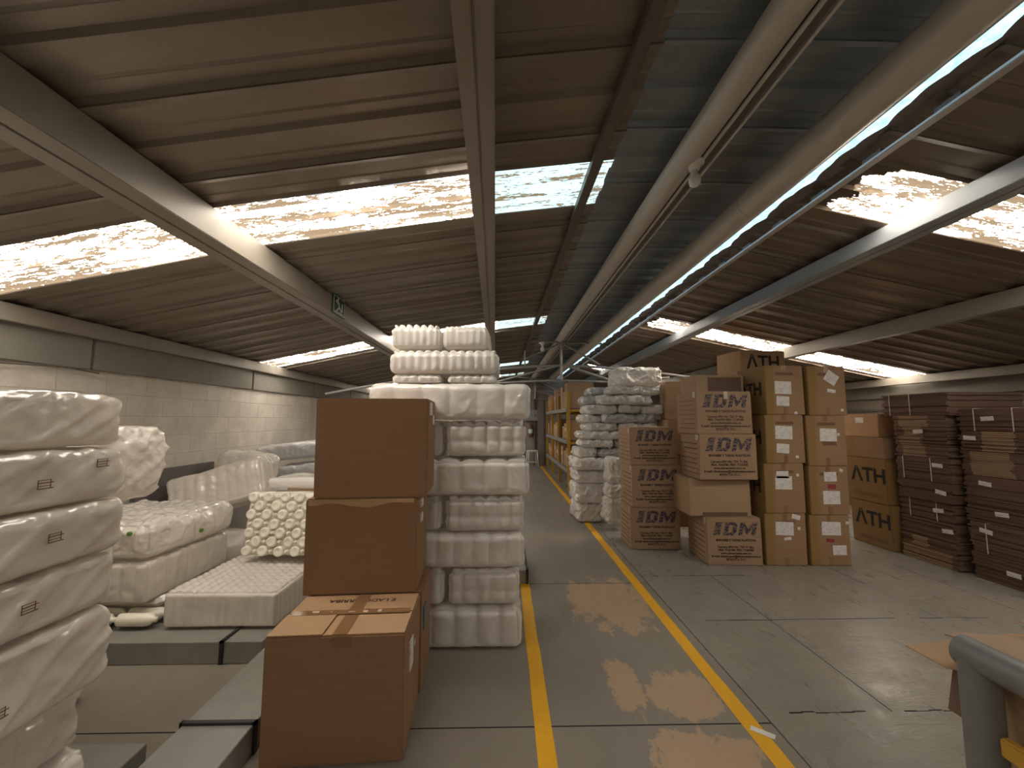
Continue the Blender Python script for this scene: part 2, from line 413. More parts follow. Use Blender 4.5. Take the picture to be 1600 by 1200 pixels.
def sticker(t, d, x, z, w, h, mat='paper', rot=0, name='shipping_label'):
    o = MB().box(-w / 2, -.0008, -h / 2, w / 2, .003, h / 2).build(name, M[mat], t); o.location = (x, -d / 2 - .0016, z); o.rotation_euler = (0, rot, 0); return o

# ------------------------------------------------------------------ setting: floor
YB, YF = 14.8, -4.0
XL, XR = -3.66, 6.62
m = MB().box(XL - .2, YF, -.15, 1.42, YB + .2, 0); fl = struct(m.build('floor', M['floor']))
m = MB().box(1.432, YF, -.15, XR + .2, YB + .2, -.002); struct(m.build('floor_slab', M['floor_r']))
m = MB()
for (x0, x1) in ((.165, .255), (1.262, 1.352)):
    rnd = random.Random(int(x0 * 100)); n = 90
    L, Rr = [], []
    for i in range(n + 1):
        y = -3.9 + (YB + 3.8) * i / n; L.append((x0 + rnd.uniform(-.003, .003), y)); Rr.append((x1 + rnd.uniform(-.003, .003), y))
    if x0 < 1: k = [i for i in range(n + 1) if L[i][1] < 13.5]; L = [L[i] for i in k]; Rr = [Rr[i] for i in k]
    mm = MB(); c = len(L)
    mm.add([(x, y, .0012) for x, y in L] + [(x, y, .0012) for x, y in Rr], [(i, c + i, c + i + 1, i + 1) for i in range(c - 1)])
    struct(mm.build('floor_line', M['yellow']))
m = MB()
for y, x0, x1 in ((2.265, -2.6, 1.42), (4.12, .2, 1.42), (7.77, -.4, 1.42), (10.9, -.4, 1.42)): m.box(x0, y - .004, -.01, x1, y + .004, .0006)
for y, x0, x1 in ((2.34, 1.43, 3.3), (3.37, 1.43, 6.5), (4.30, 1.43, 2.6), (1.55, 1.43, 4)):
    pts = []; rnd = random.Random(int(y * 100)); n = 26
    for i in range(n):
        xa, xb = x0 + (x1 - x0) * i / n, x0 + (x1 - x0) * (i + 1) / n; e = rnd.uniform(-.006, .006)
        if rnd.random() < .8: m.box(xa, y + e - rnd.uniform(.002, .006), -.012, xb, y + e + rnd.uniform(.001, .006), -.0012)
for x, y0, y1 in ((2.15, 2.34, 4.3), (3.55, 3.37, 5.5), (4.35, 2.4, 4.6)): m.box(x - .003, y0, -.012, x + .003, y1, -.0012)
struct(m.build('floor_joint', M['blackgap']))

# ------------------------------------------------------------------ setting: roof  (heights above the floor)
PL = [(-3.80, .805 + 1.6), (-1.71, 1.24 + 1.6), (-.2, 1.469 + 1.6), (.665, 1.573 + 1.6)]
PM = [(.60, 1.585 + 1.6), (1.1, 1.60 + 1.6), (1.60, 1.60 + 1.6), (1.95, 1.585 + 1.6)]
PRt = [(2.125, 1.60 + 1.6), (4.4, 1.12 + 1.6), (6.75, .63 + 1.6)]
PITCHR = .255
def rib(y):
    u = (y % PITCHR) / PITCHR
    pts = [(0, 0), (.30, 0), (.36, .022), (.62, .022), (.66, .016), (.70, .022), (.94, .022), (1, 0)]
    for (a, za), (b, zb) in zip(pts, pts[1:]):
        if a <= u <= b: return za + (zb - za) * (u - a) / (b - a)
    return 0
def sheet(prof, y0, y1, lap=True):
    ys = []
    k = math.floor(y0 / PITCHR)
    while k * PITCHR < y1:
        for u in (0, .30, .36, .62, .66, .70, .94): 
            y = (k + u) * PITCHR
            if y0 < y < y1: ys.append(y)
        k += 1
    ys = [y0] + ys + [y1]
    mb = MB(); n = len(prof); sub = []
    for (a, za), (b, zb) in zip(prof, prof[1:]): sub += [(a + (b - a) * i / 4, za + (zb - za) * i / 4) for i in range(4)]
    sub.append(prof[-1]); n = len(sub)
    for y in ys:
        dz = rib(y)
        mb.v += [(x, y, z + dz) for x, z in sub]
    for i in range(len(ys) - 1):
        for j in range(n - 1): mb.f.append((i * n + j, i * n + j + 1, (i + 1) * n + j + 1, (i + 1) * n + j))
    return mb
def lap_lines(mb, prof, y0, y1, every):
    """the lapped edge of each sheet hangs a few millimetres lower"""
    y = math.ceil(y0 / every) * every
    while y < y1:
        for (a, za), (b, zb) in zip(prof, prof[1:]):
            mb.add([(a, y, za - .010), (b, y, zb - .010), (b, y + .05, zb + .004), (a, y + .05, za + .004), (a, y, za + .01), (b, y, zb + .01)], [(0, 1, 2, 3), (0, 4, 5, 1)])
        y += every
SKL = [(-1.4, -.89), (2.295, 2.80), (6.02, 6.53), (10.6, 11.1), (13.2, 13.7)]
SKR = [(-1.4, -.89), (2.295, 2.80), (6.02, 6.56), (11.1, 11.6)]
def roof(name, prof, holes, mat, every=.51):
    y = YF; mb = MB()
    for a, b in holes + [(YB + .1, None)]:
        s = sheet(prof, y, a); mb.add(s.v, s.f); lap_lines(mb, prof, y + .02, a - .06, every); y = b
    struct(mb.build(name, M[mat]))
roof('ceiling', PL, SKL, 'roof'); roof('ceiling_ridge', PM, [], 'ridge'); roof('ceiling_right', PRt, SKR, 'roof_r')
wi = 1
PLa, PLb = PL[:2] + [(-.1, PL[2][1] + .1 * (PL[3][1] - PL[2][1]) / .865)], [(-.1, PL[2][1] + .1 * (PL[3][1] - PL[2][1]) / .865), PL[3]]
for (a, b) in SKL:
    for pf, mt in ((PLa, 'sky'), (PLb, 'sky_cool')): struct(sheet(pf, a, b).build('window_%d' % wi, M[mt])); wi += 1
for (a, b) in SKR: struct(sheet(PRt, a, b).build('window_%d' % wi, M['sky_patch'])); wi += 1
m = MB(); m.add([(1.86, YF, 3.31), (2.22, YF, 3.31), (2.22, YB, 3.31), (1.86, YB, 3.31)], [(0, 1, 2, 3)]); struct(m.build('window_%d' % wi, M['ridge_sky']))
# wavy torn ends of the right-hand sheets along the ridge gap
m = MB(); rnd = random.Random(4); y = YF; pr = None
while y < YB:
    u = (y % .51) / .51; x = 2.105 - .035 * math.sin(math.pi * u) - .012 * abs(math.sin(3 * math.pi * u)) ; pr2 = (x, y)
    if pr: m.add([(pr[0], pr[1], 3.214), (x, y, 3.214), (2.16, y, 3.198), (2.16, pr[1], 3.198)], [(0, 1, 2, 3)])
    pr = pr2; y += .03
struct(m.build('trim_1', M['roof_r']))

# beams and rails running the length of the hall
def rail(name, mat, x0, x1, z0, z1, seam=False, y0=YF, y1=YB, skew=0):
    mb = MB()
    parts = [(x0, (x0 + x1) / 2 - .004), ((x0 + x1) / 2 + .004, x1)] if seam else [(x0, x1)]
    for a, b in parts:
        mb.box(a, y0, z0, b, y1, z1)
    if seam: mb.box((x0 + x1) / 2 - .006, y0, z0 + .008, (x0 + x1) / 2 + .006, y1, z1)
    if skew: mb.v = [(x - skew * (y - 1.4), y, z) for x, y, z in mb.v]
    return struct(mb.build(name, M[mat], None, .004))
rail('roof_beam', 'beam', -1.90, -1.69, 2.655, 2.835, True)
rail('roof_beam', 'beam', -.175, -.035, 2.89, 3.05, True, skew=.021)
rail('roof_beam', 'beam', -3.66, -3.56, 2.315, 2.445)
rail('roof_beam', 'beam_skylit', 2.81, 2.99, 2.905, 3.03, True)
rail('roof_beam', 'beam', 4.35, 4.46, 2.56, 2.725)
rail('roof_beam', 'beam', 6.36, 6.46, 2.175, 2.295)
rail('roof_rail', 'beam_dark', .53, .59, 3.105, 3.16, skew=.012)
rail('roof_rail', 'tube', 2.155, 2.205, 3.115, 3.135)  # lighter gutter grey stands in for the daylight on this rail
m = MB()
for k in range(46): m.box(2.17, YF + .41 * k, 3.135, 2.20, YF + .41 * k + .12, 3.165)
struct(m.build('roof_cleat', M['beam_dark']))
m = MB().tube([(1.02, YF, 3.075), (1.02, YB, 3.075)], .068, 20); o = m.build('ridge_pipe', M['tube'], None, 0, True); struct(o); sharp(o.data)
rail('ridge_channel', 'beam_dark', 1.10, 1.155, 3.05, 3.085)
m = MB().tube([(1.095, YF, 3.035), (1.095, YB, 3.035)], .011, 8); m.tube([(1.165, YF, 3.045), (1.165, YB, 3.045)], .008, 8); struct(m.build('ridge_conduit', M['tube'], None, 0, True))
m = MB().tube([(1.62, YF, 3.02), (1.62, YB, 3.02)], .088, 22)
for k in range(9): m.tube([(1.62, .6 + 1.9 * k, 3.02), (1.62, .62 + 1.9 * k, 3.02)], .0905, 22)
o = m.build('ridge_pipe', M['tube'], None, 0, True); struct(o); sharp(o.data)
rail('ridge_channel', 'tube', 1.715, 1.735, 3.0, 3.06); rail('ridge_channel', 'tube', 1.742, 1.772, 3.02, 3.035)

# trusses
def truss(y, half):
    mb = MB(); cx = 1.04
    def Z(x, a, b, k): return a - k * (x - cx) ** 2
    up_ = [(cx + half * i / 16, y, 2.585 - .052 * (abs(half * i / 16)) ** 1.6) for i in range(-16, 17)]
    lo = [(cx + half * i / 16, y, 2.315 - .040 * (abs(half * i / 16)) ** 1.75) for i in range(-16, 17)]
    mb.tube(up_, .022, 8); mb.tube(lo, .020, 8)
    mb.tube([(.50, y, 3.03), (1.78, y, 2.99)], .018, 8); mb.tube([(cx, y, 3.03), (cx, y, 2.31)], .024, 8)
    mb.tube([(.38, y, 2.86), (.38, y, 2.57)], .014, 8); mb.tube([(.38, y, 2.70), (cx, y, 3.0)], .016, 8)
    mb.tube([(cx, y, 3.01), (1.74, y, 2.60)], .020, 8); mb.tube([(cx, y, 2.60), (-.2, y, 2.27)], .018, 8); mb.tube([(cx, y, 2.61), (2.05, y, 2.28)], .024, 8)
    mb.tube([(-.2, y, 2.27), (-1.2, y, 2.40)], .016, 8); mb.tube([(2.05, y, 2.28), (3.0, y, 2.38)], .016, 8)
    mb.box(cx - .07, y - .03, 2.99, cx + .07, y + .03, 3.05)
    o = mb.build('roof_truss', M['steel'], None, 0, True); sharp(o.data); struct(o)
truss(7.2, 4.2); truss(13.4, 4.2)

# walls
m = MB().box(XL - .2, YF, 0, XL, YB + .2, 2.75); struct(m.build('wall_left', M['block']))
m = MB().box(XR, YF, 0, XR + .2, YB + .2, 2.6); struct(m.build('wall_right', M['wall_dark']))
m = MB().box(XL - .2, YB, 0, XR + .2, YB + .2, 3.5); struct(m.build('wall_back', M['wall']))
m = MB().box(XL - .2, YF - .2, 0, XR + .2, YF, 3.5); struct(m.build('wall_front', M['wall']))
m = MB(); js = [-4, -1.5, .9, 3.60, 5.88, 7.75, 9.6, 11.8, 14.8]
for a, b in zip(js, js[1:]): m.box(XL - .02, a + .012, 2.045, XL + .035, b - .012, 2.32)
struct(m.build('trim_2', M['lintel'], None, .004))
m = MB().box(XR - .05, YF, 1.98, XR + .01, YB, 2.19); struct(m.build('trim_3', M['lintel']))
m = MB().box(XR - .02, YF, 1.76, XR + .01, YB, 1.80); struct(m.build('trim_4', M['beam_dark']))
m = MB().box(1.08, YB - .12, 0, 1.14, YB - .001, 2.7); m.box(1.24, YB - .35, 0, 1.42, YB - .001, 2.8); struct(m.build('trim_5', M['wall_dark']))
m = MB().box(.64, YB - .06, 0, .70, YB - .001, 2.15); m.box(-.3, YB - .06, 2.1, .70, YB - .001, 2.15); struct(m.build('trim_6', M['white']))

# ------------------------------------------------------------------ lamps, sign, wall things
def bulb(loc, s, label):
    t = empty('light_bulb', loc, 0, label, 'light bulb')
    MB().lathe([(0, 0), (.050 * s, 0), (.052 * s, -.006 * s), (.050 * s, -.014 * s), (.030 * s, -.020 * s), (.026 * s, -.045 * s), (0, -.045 * s)], 28).build('lamp_holder', M['porcelain'], t, 0, True)
    MB().lathe([(.013 * s, -.043 * s), (.014 * s, -.06 * s), (.022 * s, -.075 * s), (.030 * s, -.095 * s), (.031 * s, -.108 * s), (.026 * s, -.125 * s), (.014 * s, -.136 * s), (0, -.139 * s)], 24).build('glass_bulb', M['porcelain'], t, 0, True)
bulb((1.055, 2.10, 3.03), 1.05, 'unlit white light bulb in a round holder under the near ridge pipe')
bulb((.70, 7.2, 3.012), 1.25, 'small white light bulb hanging from the far roof truss')
t = empty('exit_sign', (-1.689, 4.06, 2.66), R(90), 'small green exit sign with white border fixed to the left roof beam', 'sign')
MB().box(-.15, -.010, 0, .15, 0, .20).build('sign_panel', M['green'], t, .002)
m = MB()
for a in ((-.138, .012, .138, .020), (-.138, .180, .138, .188), (-.138, .012, -.130, .188), (.130, .012, .138, .188)): m.box(a[0], -.0125, a[1], a[2], -.009, a[3])
m.build('sign_border', M['sign_white'], t)
m = MB()
for pl in ([(-.09, .13), (-.07, .15), (.01, .13), (-.01, .105)], [(-.03, .125), (0, .125), (.02, .07), (-.01, .07)], [(-.01, .085), (.02, .09), (.06, .055), (.05, .035)], [(-.02, .08), (0, .075), (-.05, .035), (-.07, .04)], [(.06, .14), (.085, .14), (.085, .05), (.06, .05)], [(-.10, .026), (.10, .026), (.10, .034), (-.10, .034)]):
    n = len(pl); m.add([(x, -.0125, z) for x, z in pl] + [(x, -.009, z) for x, z in pl], [tuple(range(n)), tuple(range(n, 2 * n))[::-1]] + [(i, n + i, n + (i + 1) % n, (i + 1) % n) for i in range(n)])
m.lathe([(0, 0), (.016, 0), (.016, .003), (0, .003)], 12, (0, 0, 0)); 
k = len(m.v) - 48
m.v = m.v[:k] + [(x - .03, -.0125 + z, y + .16) for x, y, z in m.v[k:]]
m.build('running_figure', M['sign_white'], t)
t = empty('fire_extinguisher', (.98, YB - .13, 1.0), 0, 'dark fire extinguisher hanging on the far grey wall', 'fire extinguisher')
MB().lathe([(0, 0), (.075, 0), (.08, .02), (.08, .36), (.06, .42), (.03, .44), (.03, .48), (0, .48)], 20).build('cylinder', M['red'], t, 0, True)
MB().tube([(0, 0, .47), (.07, -.03, .44), (.10, -.04, .30), (.09, -.04, .12)], .014, 8).build('hose', M['ink'], t, 0, True)
MB().box(-.05, -.05, .48, .09, .02, .52).build('handle', M['beam_dark'], t, .004)
MB().lathe([(.0805, .14), (.0812, .15), (.0812, .28), (.0805, .29)], 20).build('paper_band', M['sign_white'], t, 0, True)
t = empty('electrical_panel', (1.0, YB - .09, 1.58), 0, 'grey electrical panel box on the far wall above the extinguisher', 'electrical panel')
MB().box(-.24, -.08, 0, .24, .085, .40).build('cabinet', M['rack_grey'], t, .008); MB().box(-.21, -.09, .03, .21, -.079, .37).build('door', M['rack_grey'], t, .004); MB().box(.12, -.10, .18, .15, -.088, .24).build('handle', M['ink'], t.children[-1], .002)
t = empty('stool', (1.0, 14.25, 0), R(8), 'small white stool standing by the far wall', 'stool')
MB().box(-.17, -.16, .52, .17, .16, .56).build('seat', M['white'], t, .006)
for sx in (-1, 1):
    for sy in (-1, 1): MB().tube([(sx * .15, sy * .14, .525), (sx * .18, sy * .17, 0)], .020, 8).build('leg', M['white'], t, 0, True)
MB().box(-.165, -.165, .15, .165, -.145, .19).build('stretcher', M['white'], t, .003)

# ------------------------------------------------------------------ front stack of brown cartons
def stack_carton(label, cx, y0, z, w, d, h, rz, seed, **kw):
    return carton(label, cx, y0, z, w, d, h, 'kraft', rz, 'brown cartons stacked beside the wrapped bottle packs', seed, **kw)
t1 = stack_carton('large brown cardboard box at the front with its taped top showing', -.80, 2.045, 0, .655, .455, .575, R(3), 11, tape=False, flaps=False)
W_, D_, H_ = .655, .455, .575
for nm, bx in (('top_flap', (-.322, .004, .322, .222)), ('top_flap', (-.06, -.222, .322, -.004))):
    MB().box(bx[0], bx[1], H_ - .003, bx[2], bx[3], H_ + .0025).build(nm, M['kraft_warm'], t1, .001)
o = MB().box(-.324, -.224, H_ + .002, -.065, -.012, H_ + .007).build('top_flap', M['kraft_warm'], t1, .001); o['label'] = 'loose corner flap lifted slightly off the box top'
tp = MB().box(-.30, -.026, H_ + .0075, .31, .024, H_ + .009).build('tape', M['tape'], t1)
MB().box(-.02, -.224, H_ + .0028, .05, .222, H_ + .0045).build('tape', M['tape'], t1)
MB().box(-.02, -D_ / 2 - .0015, H_ - .055, .075, -D_ / 2 + .002, H_ - .004).build('tape', M['tape'], t1)
rnd = random.Random(5)
for i in range(5):
    x = -.22 + .45 * i / 5 + rnd.uniform(0, .03); m = MB(); m.box(x, -.01 + rnd.uniform(-.01, .008), H_ + .0085, x + rnd.uniform(.01, .04), rnd.uniform(-.004, .012), H_ + .011)
    m.build('torn_tape_edge', M['tape_clear'], tp)
lettering('printed_lettering', 'E LADO ARRIBA', .052, M['ink_brown'], t1, (.02, .145, H_ + .0036), (0, 0, R(180)), offset=.0012)
for dy, dz, ww, hh in ((.06, .40, .09, .14), (.16, .40, .03, .03)):
    MB().box(W_ / 2 - .002, dy - .13 - ww / 2, dz - hh / 2, W_ / 2 + .0075, dy - .13 + ww / 2, dz + hh / 2).build('torn_label', M['paper'], t1)
t1b = stack_carton('brown cardboard box on the floor, mostly hidden behind the front carton', -.812, 2.512, 0, .65, .42, .575, R(3), 12)
MB().box(.31, -.15, .33, .333, -.06, .46).build('torn_label', M['blue'], t1b)
t2 = stack_carton('brown cardboard box in the middle of the front stack, crumpled top edge', -.848, 2.50, .578, .655, .43, .553, R(3), 13, tape=False)
m = MB(); n = 24; rnd = random.Random(9); vs = []
for i in range(n + 1):
    x = -.315 + .62 * i / n; dz = .028 + .016 * noise.noise(Vector((i * .27, 1.3, 0))) + .022 * math.exp(-((x - .02) / .09) ** 2)
    vs += [(x, -.2165, .551), (x, -.219 - .006 * abs(noise.noise(Vector((i * .4, 0, 2)))), .551 - dz)]
m.add(vs, [(2 * i, 2 * i + 1, 2 * i + 3, 2 * i + 2) for i in range(n)]); o = m.build('crumpled_flap_edge', M['kraft_warm'], t2, 0, True)
for z in (.47, .38): MB().box(.32, -.10, z, .3345, -.02, z + .05).build('torn_label', M['paper'], t2)
t3 = stack_carton('brown cardboard box on top of the front stack, plain front', -.802, 2.50, 1.134, .665, .43, .60, R(4), 14, flaps=True)
MB().box(.325, -.17, .50, .340, -.02, .58).build('torn_label', M['paper'], t3); MB().box(.325, .02, .44, .340, .12, .50).build('torn_label', M['paper'], t3)

# ------------------------------------------------------------------ shrink-wrapped bottle packs
G = 'shrink-wrapped bottle packs in the tall white stack'
PK = [  # label, x0, x1, z0, z1, pitch, amp, dome, depth, y0
 ('white bottle pack at the bottom of the tall white stack', -.99, .135, .004, .284, .155, .030, .02, .80, 2.97),
 ('white bottle pack second from the bottom of the tall stack, aisle side', -.40, .120, .290, .543, .098, .014, .022, .80, 2.98),
 ('white bottle pack second from the bottom of the tall stack, beside the cartons', -.99, -.42, .290, .545, .12, .016, .02, .80, 2.985),
 ('wide white bottle pack third from the bottom of the tall stack', -.99, .160, .549, .795, .135, .014, .01, .80, 2.965),
 ('white bottle pack fourth from the bottom of the tall stack, aisle side', -.425, .155, .801, 1.052, .10, .016, .025, .80, 2.975),
 ('narrow white bottle pack fourth from the bottom, beside the cartons', -1.0, -.447, .801, 1.052, .12, .016, .02, .80, 3.0),
 ('wide white bottle pack fifth from the bottom of the tall stack', -.99, .195, 1.058, 1.33, .165, .022, .03, .80, 2.96),
 ('white bottle pack just under the widest pack, aisle side, rounded tops showing', -.425, .168, 1.336, 1.60, .098, .020, .03, .80, 2.975),
 ('white bottle pack just under the widest pack, beside the top carton', -1.0, -.45, 1.336, 1.60, .12, .016, .02, .80, 3.0),
 ('widest white bottle pack in smooth taut film, overhanging the stack', -1.0, .205, 1.606, 1.876, .19, .012, .006, .82, 2.95),
 ('left low bottle pack resting on the widest white pack', -.835, -.46, 1.880, 1.945, .06, .012, .01, .70, 3.0),
 ('right low bottle pack resting on the widest white pack', -.42, -.055, 1.880, 1.945, .06, .012, .01, .70, 3.0),
 ('long white bottle pack just below the two topmost packs', -.858, -.035, 1.949, 2.134, .062, .014, .02, .70, 2.98),
 ('topmost white bottle pack on the left of the tall stack', -.852, -.474, 2.138, 2.33, .052, .010, .022, .66, 2.99),
 ('topmost white bottle pack on the right beside the roof beam', -.468, -.105, 2.138, 2.322, .052, .010, .012, .66, 2.99)]
for i, (lb, x0, x1, z0, z1, p, a, dm, dp, y0) in enumerate(PK):
    w_ = x1 - x0; n = max(1, round(w_ / p)); p = w_ / n
    o = bale('bottle_pack', lb, 'bottle pack', G, ((x0 + x1) / 2, y0 + dp / 2, z0), (w_, dp, z1 - z0), M['film_pack'], 0,
             r=min(.055, (z1 - z0) * .35), pitch=p, amp=a * 1.45, dome=dm * 1.3, lump=.008, fq=6, wr=.003, seed=i + 3, step=.0135, crumple=.004, cf=5, waist=.006 if i in (1, 4, 7) else 0)

# grey duct end behind the packs
def duct(label, x0, y0, x1, y1, h, flanges):
    t = empty('metal_duct', ((x0 + x1) / 2, (y0 + y1) / 2, 0), 0, label, 'duct', 'grey sheet-metal ducts lying on the floor')
    hx, hy = (x1 - x0) / 2, (y1 - y0) / 2
    MB().box(-hx, -hy, .002, hx, hy, h).build('duct_body', M['duct'], t, .003)
    for ax, p in flanges:
        m = MB(); e = .012
        if ax == 'x':
            q = p - (x0 + x1) / 2; m.box(q - .012, -hy - e, .002, q + .012, -hy + .002, h + e); m.box(q - .012, hy - .002, .002, q + .012, hy + e, h + e); m.box(q - .012, -hy - e, h - .002, q + .012, hy + e, h + e)
        else:
            q = p - (y0 + y1) / 2; m.box(-hx - e, q - .012, .002, -hx + .002, q + .012, h + e); m.box(hx - .002, q - .012, .002, hx + e, q + .012, h + e); m.box(-hx - e, q - .012, h - .002, hx + e, q + .012, h + e)
        m.build('flange', M['duct_dark'], t, .002)
    return t
duct('short grey metal duct poking out past the tall bottle stack', -.5, 4.12, .245, 4.75, .13, [('x', .235)])
duct('grey metal duct in front of the bottle trays, black flange near its right end', -2.95, 2.85, -1.60, 4.1, .138, [('x', -1.86)])
duct('long grey metal duct beside the front cartons', -1.545, 1.66, -1.205, 2.80, .138, [('y', 2.12)])
duct('short grey metal duct at the foot of the big bale stack', -2.35, 1.80, -1.66, 2.06, .10, [])

# ------------------------------------------------------------------ left: stack of big wrapped bales
G = 'large wrapped bales stacked at the left'
zs = [0.0, .215, .43, .65, .925, 1.115, 1.31, 1.505, 1.70]
dx = [-.06, -.02, -.05, .0, .0, .015, .0, -.015]
nm = ['lumpy wrapped bale at the bottom of the left stack', 'lumpy bottle bale second from the bottom of the left stack, bulging bottles', 'wrapped bale third from the bottom of the left stack',
      'wrapped bale fourth from the bottom of the left stack', 'wrapped bale fourth from the top of the left stack, small printed mark', 'wrapped bale third from the top of the left stack, small printed mark',
      'wrapped bale second from the top of the left stack, two printed marks', 'topmost wrapped bale of the left stack, rounded upper corner']
for i in range(8):
    h = zs[i + 1] - zs[i] - .004
    lum = i < 3
    o = bale('wrapped_bale', nm[i], 'bale', G, (-1.945 + dx[i], 1.01, zs[i] + .002), (.95, 1.24, h), M['film_thin' if lum else 'film_warm'], R(-.5 + .5 * (i % 3)), r=.04 if not lum else .06,
             lump=.035 if lum else .014, fq=7 if lum else 3.5, wr=.004, seed=40 + i, step=.0125, crumple=.012 if lum else .003, cf=8, diag=0 if lum else .010)
    sm = MB(); nn = 60; rs = random.Random(i)
    for q in range(nn + 1):
        y = -.56 + 1.13 * q / nn; wv = noise.noise(Vector((q * .21, i * 3.7, 0))); w2 = noise.noise(Vector((q * .5, i * 3.7, 5)))
        x = .455 + .010 * wv
        sm.v += [(x - .02, y, h - .012), (x + .008 + .006 * w2, y, h - .016 + .006 * wv), (x + .012 + .008 * w2, y, h - .034 - .012 * abs(w2) + .008 * wv)]
    for q in range(nn):
        for e in (0, 1): sm.f.append((q * 3 + e, q * 3 + e + 1, q * 3 + 4 + e, q * 3 + 3 + e))
    sm.build('film_seam', M['film_thin'], o, 0, True)
    marks = {4: [(.33, .10)], 5: [(.37, .11)], 6: [(.34, .09), (.52, .14)], 3: [(.28, .10)], 2: [(.26, .08)]}.get(i, [])
    for (yy, zz) in marks:
        m = MB()
        for k in range(4): m.box(0, -.024, k * .009, .0012, .022 - .008 * (k % 2), k * .009 + (.002 if k % 2 else .003))
        m.box(0, -.024, 0, .0012, -.022, .03); m.box(0, .012, 0, .0012, .014, .03)
        q = m.build('printed_mark', M['ink_faint'], o); q.location = (.477, yy, zz - .02)
# bales behind
bale('wrapped_bale', 'loosely wrapped glossy bale showing behind the left bale stack', 'bale', None, (-2.36, 2.28, 1.16), (.76, .46, .41), M['film_thin'], R(-4), r=.10, lump=.03, fq=5, wr=.006, seed=61, step=.014, crumple=.012, cf=6, diag=.012)
bale('wrapped_bale', 'white bale hidden low behind the left bale stack, upper of two', 'bale', None, (-2.66, 2.30, .62), (.76, .44, .535), M['film_warm'], 0, r=.06, lump=.02, seed=62, step=.03)
bale('wrapped_bale', 'white bale hidden low behind the left bale stack, lower of two', 'bale', None, (-2.78, 2.32, .0), (.76, .44, .615), M['film_warm'], 0, r=.06, lump=.02, seed=63, step=.03)
# lying bottles, two bags, tray and leaning bale
BOT = MB().lathe([(0, 0), (.034, 0), (.042, .006), (.043, .03), (.043, .19), (.040, .215), (.022, .235), (.018, .24), (.018, .262), (0, .262)], 18).mesh('bottle', 0, True)
BOT.materials.append(M['bottle'])
k = 0
ordn = ['first', 'second', 'third', 'fourth', 'fifth', 'sixth', 'seventh', 'eighth', 'ninth', 'tenth', 'eleventh', 'twelfth']
t = empty('bottle_tray', (-2.90, 3.42, .154), 0, 'layer of white bottles lying on their sides under the two cream bags', 'bottle tray')
for j in range(8):
    for i in range(3):
        o = link('bottle', BOT, None, t); o.location = (-.10 + .285 * i - .28, -.38 + .09 * j, .045 + .0); o.rotation_euler = (0, R(90), 0)
MB().box(-.40, -.30, .092, .40, .26, .146).build('film_wrap', M['film_warm'], t, .02, True)
bb = bale('wrapped_bale', 'cream bag of jars on the lower of two bags, green sticker', 'bag', 'cream bags of jars', (-2.95, 3.48, .595), (.90, .92, .285), M['film_thin'], R(-2), r=.10, pitch=.11, amp=.016, dome=.020, lump=.030, fq=5, wr=.004, seed=71, step=.013, crumple=.010, cf=5)
for loc in ((.452, .02, .10), (.30, -.455, .20)):
    o = MB().box(-.014, -.014, -.014, .014, .014, .014).build('green_sticker', M['greenbit'], bb, .006); o.location = loc; o['label'] = 'small green leaf-like sticker'
bale('wrapped_bale', 'lower cream bag of jars with flat straight sides', 'bag', 'cream bags of jars', (-2.97, 3.46, .305), (.88, .86, .285), M['film_warm'], R(0), r=.035, pitch=.098, amp=.012, dome=.01, lump=.010, fq=5, wr=.004, seed=72, step=.015, crumple=.004, cf=5)
bale('bottle_tray', 'low wrapped tray of upright white bottles beside the front cartons', 'bottle tray', None, (-1.99, 3.53, .154), (.80, 1.06, .25), M['film_warm'], R(0), r=.03, pitch=.0665, amp=.014, dome=.030, lump=.008, fq=4, wr=.003, seed=73, step=.0155)
t = empty('bottle_bale', (-1.78, 3.76, .428), R(-4), 'leaning bale showing rows of round bottle bottoms, left of the cartons', 'bottle bale')
t.rotation_euler = (R(-7), 0, R(-4))
link('film_wrap', bale_mesh('film_wrap', .90, .40, .535, r=.05, lump=.015, fq=4, seed=75, step=.03), M['film_warm'], t)
BB = MB().lathe([(0, .003), (.020, .003), (.024, 0), (.034, 0), (.040, .003), (.0425, .010), (.043, .08)], 18).mesh('bottle', 0, True); BB.materials.append(M['bottle'])
BN = MB().lathe([(0, 0), (.010, 0), (.012, .004), (.012, .02), (.017, .026), (.030, .05), (.032, .09)], 14).mesh('bottle', 0, True); BN.materials.append(M['bottle'])
rnd = random.Random(8)
for rw in range(7):
    for c in range(12):
        if (rw * 12 + c) % 12 == 11 and rw % 2: continue
        o = link('bottle', BB if (c + rw) % 2 == 0 else BN, None, t)
        o.location = (-.395 + .071 * c + rnd.uniform(-.005, .005), -.222 + rnd.uniform(-.006, .006), .045 + .0735 * rw + rnd.uniform(-.004, .004)); o.rotation_euler = (R(-90), 0, 0)
bale('wrapped_bale', 'white wrapped bundle lying on top of the leaning bottle bale', 'bale', None, (-1.74, 3.93, .985), (.80, .40, .10), M['film'], R(-4), r=.04, lump=.02, seed=77, step=.02)
bale('wrapped_bale', 'big creased cream bag slumped against the block wall', 'bag', None, (-2.98, 4.47, .655), (.98, .34, .46), M['film_warm'], R(8), (R(-16), R(-15)), r=.08, pitch=.10, amp=.010, lump=.025, fq=4, wr=.004, seed=78, step=.015, crumple=.008, cf=4)
bale('wrapped_bale', 'cream bag squashed beneath the big slumped bag', 'bag', None, (-3.12, 4.50, .0), (.84, .56, .40), M['film_warm'], R(4), r=.09, lump=.03, seed=79, step=.035)
o = MB().box(-.02, -.55, 0, .02, .55, 1.09).build('board', M['panel'], None, .003); o.location = (-3.58, 4.64, 0); o.rotation_euler = (0, R(-3), 0); tag(o, 'dark grey board leaning on the block wall behind the slumped bag', 'board')
G = 'grey film bags piled against the block wall'
